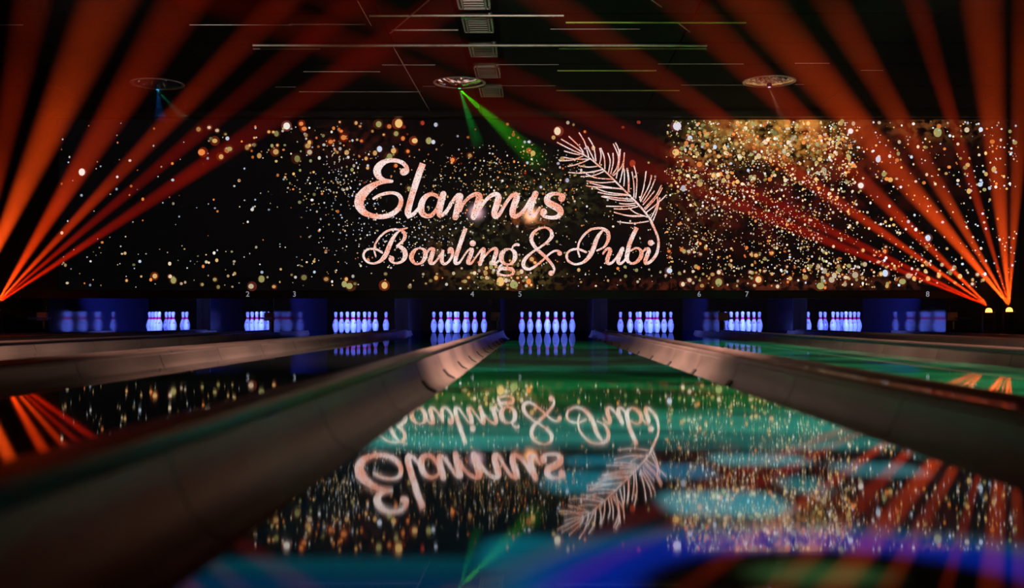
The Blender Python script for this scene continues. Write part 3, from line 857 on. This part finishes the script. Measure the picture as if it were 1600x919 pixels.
at = me.color_attributes.new('tint', 'FLOAT_COLOR', 'POINT')
for i, c in enumerate(dc): at.data[i].color = (*c, 1)
me.materials.append(M['dots'])
o = link('sparkles', me, scr); o['kind'] = 'stuff'

# ------------------------------------------------------------------ round ceiling mirrors with a small laser
def ceiling_mirror(xp, yp, label, lensmat):
    p = px_up(xp, yp, CEIL - 0.05)
    t = thing('mirror_lamp', (p.x, p.y, CEIL - 0.02), label, 'ceiling lamp', 'round mirror lamps on the ceiling')
    MB().lathe([(0.315, 0.0), (0.338, 0.0), (0.345, -0.006), (0.341, -0.014), (0.330, -0.015), (0.318, -0.006)], 40).build('rim', M['rim'], t, smooth=40)
    MB().lathe([(0.322, -0.002), (0.27, -0.0145), (0.22, -0.0255), (0.17, -0.036), (0.11, -0.0445), (0.05, -0.049), (0.003, -0.050)], 40).build('mirror_dish', M['chrome'], t, smooth=60)
    h = MB().lathe([(0.03, -0.045), (0.034, -0.055), (0.034, -0.075), (0.028, -0.08)], 14).build('laser_head', M['device'], t, smooth=40)
    MB().lathe([(0.018, -0.0795), (0.018, -0.084), (0.005, -0.085)], 12).build('lens', lensmat, h)
    return t, Vector((p.x, p.y, CEIL - 0.115))


_, c1 = ceiling_mirror(718, 132, 'round ceiling mirror above the sign with a green laser', M['laser_green'])
_, c2 = ceiling_mirror(246, 134, 'round ceiling mirror at the upper left with a faint blue and teal laser', M['laser_blue'])
_, c3 = ceiling_mirror(1202, 130, 'round ceiling mirror at the upper right with a pale pinkish laser', M['laser_pink'])
YT = Y_SCREEN - 0.01
spot('laser_beam', c1, px(852, 262, YT), 3500, (0.08, 1.0, 0.012), 11.0, 0.9, 0.01)
spot('laser_beam', c1, px(750, 235, YT), 1600, (0.02, 1.0, 0.10), 8.0, 0.9, 0.01)
spot('laser_beam', c2, px(292, 190, YT), 420, (0.02, 0.8, 0.45), 5.0, 0.9, 0.01)
spot('laser_beam', c2, px(251, 190, YT), 420, (0.02, 0.25, 1.0), 7.0, 0.9, 0.01)
spot('laser_beam', c3, px(1230, 205, YT), 700, (1.0, 0.5, 0.3), 5.0, 0.9, 0.01)


# ------------------------------------------------------------------ beam lamps on the side floors
def beam_lamp(pos, label, beams):
    base = Vector((pos.x, pos.y, 0.0))
    t = thing('beam_lamp', base, label, 'stage lamp', 'red beam lamps on the side floors')
    h = pos.z
    MB().box(-0.10, 0.10, -0.08, 0.08, 0.0, 0.07).build('base', M['device'], t)
    y = MB().box(-0.085, 0.085, -0.02, 0.02, 0.07, 0.09)
    for s in (-1, 1): y.box(s * 0.085 - 0.008, s * 0.085 + 0.008, -0.025, 0.025, 0.07, h - 0.02)
    y.build('yoke', M['device'], t)
    MB().lathe([(0.045, -0.14), (0.062, -0.12), (0.066, -0.04), (0.058, -0.03)], 20, (0, 0, h)).build('head', M['device'], t, smooth=40)
    MB().lathe([(0.046, -0.03), (0.046, -0.008), (0.040, 0.012), (0.024, 0.028), (0.004, 0.033)], 18, (0, 0, h)).build('lens', M['lens'], t, smooth=60)
    for (x, y, deg, pw, c) in beams:
        tgt = px_up(x, y, CEIL - 0.05)
        spot('beam', (pos.x, pos.y, h + 0.06), tgt, pw * BEAM_I, c, deg, 0.85, 0.012)


def through(sx, sy, x, y, yt=-22.0):
    """pixel where the line from the lamp through (x, y) leaves the top of the picture"""
    k = (yt - sy) / (y - sy)
    return sx + (x - sx) * k, yt


K = 9000.0
DEEP = (1.0, 0.018, 0.001); MIDRED = (1.0, 0.05, 0.004); AMBER = (1.0, 0.075, 0.006)


def lamp(sx, sy, label, rows):
    out = []
    for (x, y, deg, pw, c) in rows:
        a, b = through(sx, sy, x, y)
        out.append((a, b, deg, pw * K, c))
    beam_lamp(px(sx, sy, 15.4), label, out)


lamp(-6, 482, 'red beam lamp at the left edge, fanning four beams up over the screen',
     [(224, 326, 2.5, 1.0, DEEP), (194, 311, 2.1, .8, DEEP), (286, 168, 2.5, 1.35, MIDRED), (163, 204, 4.0, 1.0, MIDRED)])
lamp(-45, 482, 'red beam lamp outside the left edge, sending two steep beams',
     [(148, 46, 4.6, 1.25, AMBER), (31, 102, 3.4, .5, MIDRED)])
lamp(1577, 484, 'red beam lamp at the right edge, the right one of the two glowing points',
     [(1592, 228, 3.0, .8, AMBER), (1543, 98, 4.0, .9, AMBER), (1478, 157, 2.2, .85, MIDRED), (1387, 157, 3.0, 1.0, AMBER), (1345, 204, 4.2, 1.25, AMBER)])
lamp(1545, 485, 'red beam lamp near the right edge, the left one of the two glowing points',
     [(1363, 302, 3.2, 1.0, MIDRED), (1294, 309, 2.5, 1.6, MIDRED), (1273, 354, 2.4, 1.0, DEEP), (1259, 368, 2.6, 1.0, DEEP)])

# ------------------------------------------------------------------ lane projectors: coloured picture thrown on the lane
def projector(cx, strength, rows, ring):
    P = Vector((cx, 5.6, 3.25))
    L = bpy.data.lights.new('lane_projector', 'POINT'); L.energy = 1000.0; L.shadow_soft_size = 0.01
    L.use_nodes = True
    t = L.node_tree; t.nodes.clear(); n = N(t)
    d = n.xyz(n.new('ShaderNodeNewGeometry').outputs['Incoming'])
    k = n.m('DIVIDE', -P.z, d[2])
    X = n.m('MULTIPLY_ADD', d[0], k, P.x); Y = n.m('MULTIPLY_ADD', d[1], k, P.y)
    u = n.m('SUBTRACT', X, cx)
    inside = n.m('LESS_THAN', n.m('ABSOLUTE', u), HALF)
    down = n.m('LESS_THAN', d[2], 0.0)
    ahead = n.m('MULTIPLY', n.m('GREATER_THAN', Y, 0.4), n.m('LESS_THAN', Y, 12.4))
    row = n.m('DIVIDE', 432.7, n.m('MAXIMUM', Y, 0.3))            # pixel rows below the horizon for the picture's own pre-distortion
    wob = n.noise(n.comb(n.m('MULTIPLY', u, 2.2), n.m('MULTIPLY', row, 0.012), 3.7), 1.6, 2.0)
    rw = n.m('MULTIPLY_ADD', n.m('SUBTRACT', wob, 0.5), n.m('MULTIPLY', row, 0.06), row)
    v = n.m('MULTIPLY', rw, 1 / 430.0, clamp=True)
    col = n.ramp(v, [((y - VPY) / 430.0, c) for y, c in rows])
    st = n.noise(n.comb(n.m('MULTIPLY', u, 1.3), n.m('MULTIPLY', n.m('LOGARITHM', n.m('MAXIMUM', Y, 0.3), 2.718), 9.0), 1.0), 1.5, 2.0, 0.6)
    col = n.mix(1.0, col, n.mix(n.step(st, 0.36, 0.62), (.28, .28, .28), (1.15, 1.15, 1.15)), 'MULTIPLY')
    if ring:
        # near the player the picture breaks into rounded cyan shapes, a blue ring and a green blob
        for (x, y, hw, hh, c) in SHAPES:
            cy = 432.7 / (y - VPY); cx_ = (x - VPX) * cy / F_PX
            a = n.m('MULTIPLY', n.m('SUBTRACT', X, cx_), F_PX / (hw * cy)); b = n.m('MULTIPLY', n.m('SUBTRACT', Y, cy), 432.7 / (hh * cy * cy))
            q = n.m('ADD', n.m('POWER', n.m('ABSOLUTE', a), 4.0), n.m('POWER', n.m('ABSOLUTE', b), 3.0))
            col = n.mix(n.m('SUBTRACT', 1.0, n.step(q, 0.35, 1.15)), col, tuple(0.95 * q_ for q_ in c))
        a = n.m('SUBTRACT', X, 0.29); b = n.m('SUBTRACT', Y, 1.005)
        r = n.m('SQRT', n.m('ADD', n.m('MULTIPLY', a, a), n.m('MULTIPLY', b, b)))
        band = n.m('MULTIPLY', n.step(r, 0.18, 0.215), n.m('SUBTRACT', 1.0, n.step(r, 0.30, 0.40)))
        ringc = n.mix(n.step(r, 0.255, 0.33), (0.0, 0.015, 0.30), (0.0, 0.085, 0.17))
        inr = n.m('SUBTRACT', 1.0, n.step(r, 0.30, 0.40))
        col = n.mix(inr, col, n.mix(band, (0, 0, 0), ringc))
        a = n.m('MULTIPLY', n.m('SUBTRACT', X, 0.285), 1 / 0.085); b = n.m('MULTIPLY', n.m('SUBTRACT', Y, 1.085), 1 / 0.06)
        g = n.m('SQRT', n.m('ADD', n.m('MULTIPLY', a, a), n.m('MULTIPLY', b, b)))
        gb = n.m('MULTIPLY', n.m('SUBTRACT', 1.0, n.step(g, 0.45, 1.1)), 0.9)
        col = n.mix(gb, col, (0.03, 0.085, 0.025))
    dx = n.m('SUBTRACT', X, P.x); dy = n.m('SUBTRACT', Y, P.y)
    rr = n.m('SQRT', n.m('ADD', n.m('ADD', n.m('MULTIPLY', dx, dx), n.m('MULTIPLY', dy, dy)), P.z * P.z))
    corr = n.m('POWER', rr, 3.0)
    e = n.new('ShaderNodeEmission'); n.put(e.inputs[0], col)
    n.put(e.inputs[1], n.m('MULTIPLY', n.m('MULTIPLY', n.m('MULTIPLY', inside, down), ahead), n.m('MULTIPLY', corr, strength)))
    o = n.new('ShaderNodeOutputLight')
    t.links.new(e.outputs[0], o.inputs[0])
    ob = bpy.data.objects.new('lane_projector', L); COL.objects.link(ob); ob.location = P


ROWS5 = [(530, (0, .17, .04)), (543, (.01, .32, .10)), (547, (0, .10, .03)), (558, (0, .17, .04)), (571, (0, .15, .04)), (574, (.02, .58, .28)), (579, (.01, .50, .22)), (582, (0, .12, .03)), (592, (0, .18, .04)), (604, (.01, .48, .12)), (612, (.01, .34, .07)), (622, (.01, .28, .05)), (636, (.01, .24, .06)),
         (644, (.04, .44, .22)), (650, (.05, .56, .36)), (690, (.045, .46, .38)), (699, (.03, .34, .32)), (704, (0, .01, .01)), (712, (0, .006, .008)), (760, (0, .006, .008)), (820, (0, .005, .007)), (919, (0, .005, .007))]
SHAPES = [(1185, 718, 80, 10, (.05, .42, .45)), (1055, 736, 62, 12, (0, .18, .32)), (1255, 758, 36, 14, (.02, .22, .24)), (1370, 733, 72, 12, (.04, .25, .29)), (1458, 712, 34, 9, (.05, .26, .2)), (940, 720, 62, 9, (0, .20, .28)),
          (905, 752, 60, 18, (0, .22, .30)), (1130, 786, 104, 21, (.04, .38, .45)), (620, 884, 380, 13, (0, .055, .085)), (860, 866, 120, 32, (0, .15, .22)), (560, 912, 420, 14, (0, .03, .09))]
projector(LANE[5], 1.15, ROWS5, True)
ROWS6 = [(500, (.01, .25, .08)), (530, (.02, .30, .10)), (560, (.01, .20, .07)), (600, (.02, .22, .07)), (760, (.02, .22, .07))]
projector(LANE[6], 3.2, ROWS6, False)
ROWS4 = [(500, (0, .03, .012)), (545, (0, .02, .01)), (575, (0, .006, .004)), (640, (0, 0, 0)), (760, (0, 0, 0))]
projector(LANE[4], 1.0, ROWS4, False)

# ------------------------------------------------------------------ haze in front of the screen
def haze():
    m = bpy.data.materials.new('haze'); m.use_nodes = True
    t = m.node_tree; t.nodes.clear(); n = N(t)
    v = n.new('ShaderNodeVolumeScatter'); v.inputs['Color'].default_value = (1, 1, 1, 1)
    v.inputs['Anisotropy'].default_value = 0.0
    pos = n.new('ShaderNodeNewGeometry').outputs['Position']
    near = n.m('MULTIPLY_ADD', n.step(n.xyz(pos)[1], 9.0, 14.5), 0.62, 0.38)
    puff = n.m('MULTIPLY_ADD', n.step(n.noise(pos, 0.9, 3.0, 0.6), 0.34, 0.66), 0.7, 0.65)
    n.put(v.inputs['Density'], n.m('MULTIPLY', n.m('MULTIPLY', near, puff), HAZE))
    o = n.new('ShaderNodeOutputMaterial'); t.links.new(v.outputs[0], o.inputs['Volume'])
    return m


hz = [(12.55, 0.10), (15.70, 0.10), (15.70, CEIL - 0.07), (8.6, CEIL - 0.07), (8.6, 1.95)]
hv = [(x, y, z) for x in (ROOM_L + 0.02, ROOM_R - 0.02) for y, z in hz]
o = MB().add(hv, [(0, 1, 2, 3, 4), (9, 8, 7, 6, 5)] + [(i, 5 + i, 5 + (i + 1) % 5, (i + 1) % 5) for i in range(5)]).build('haze', haze())
tag(o, 'thin haze hanging in front of the screen and catching the red beams', 'haze', kind='stuff')
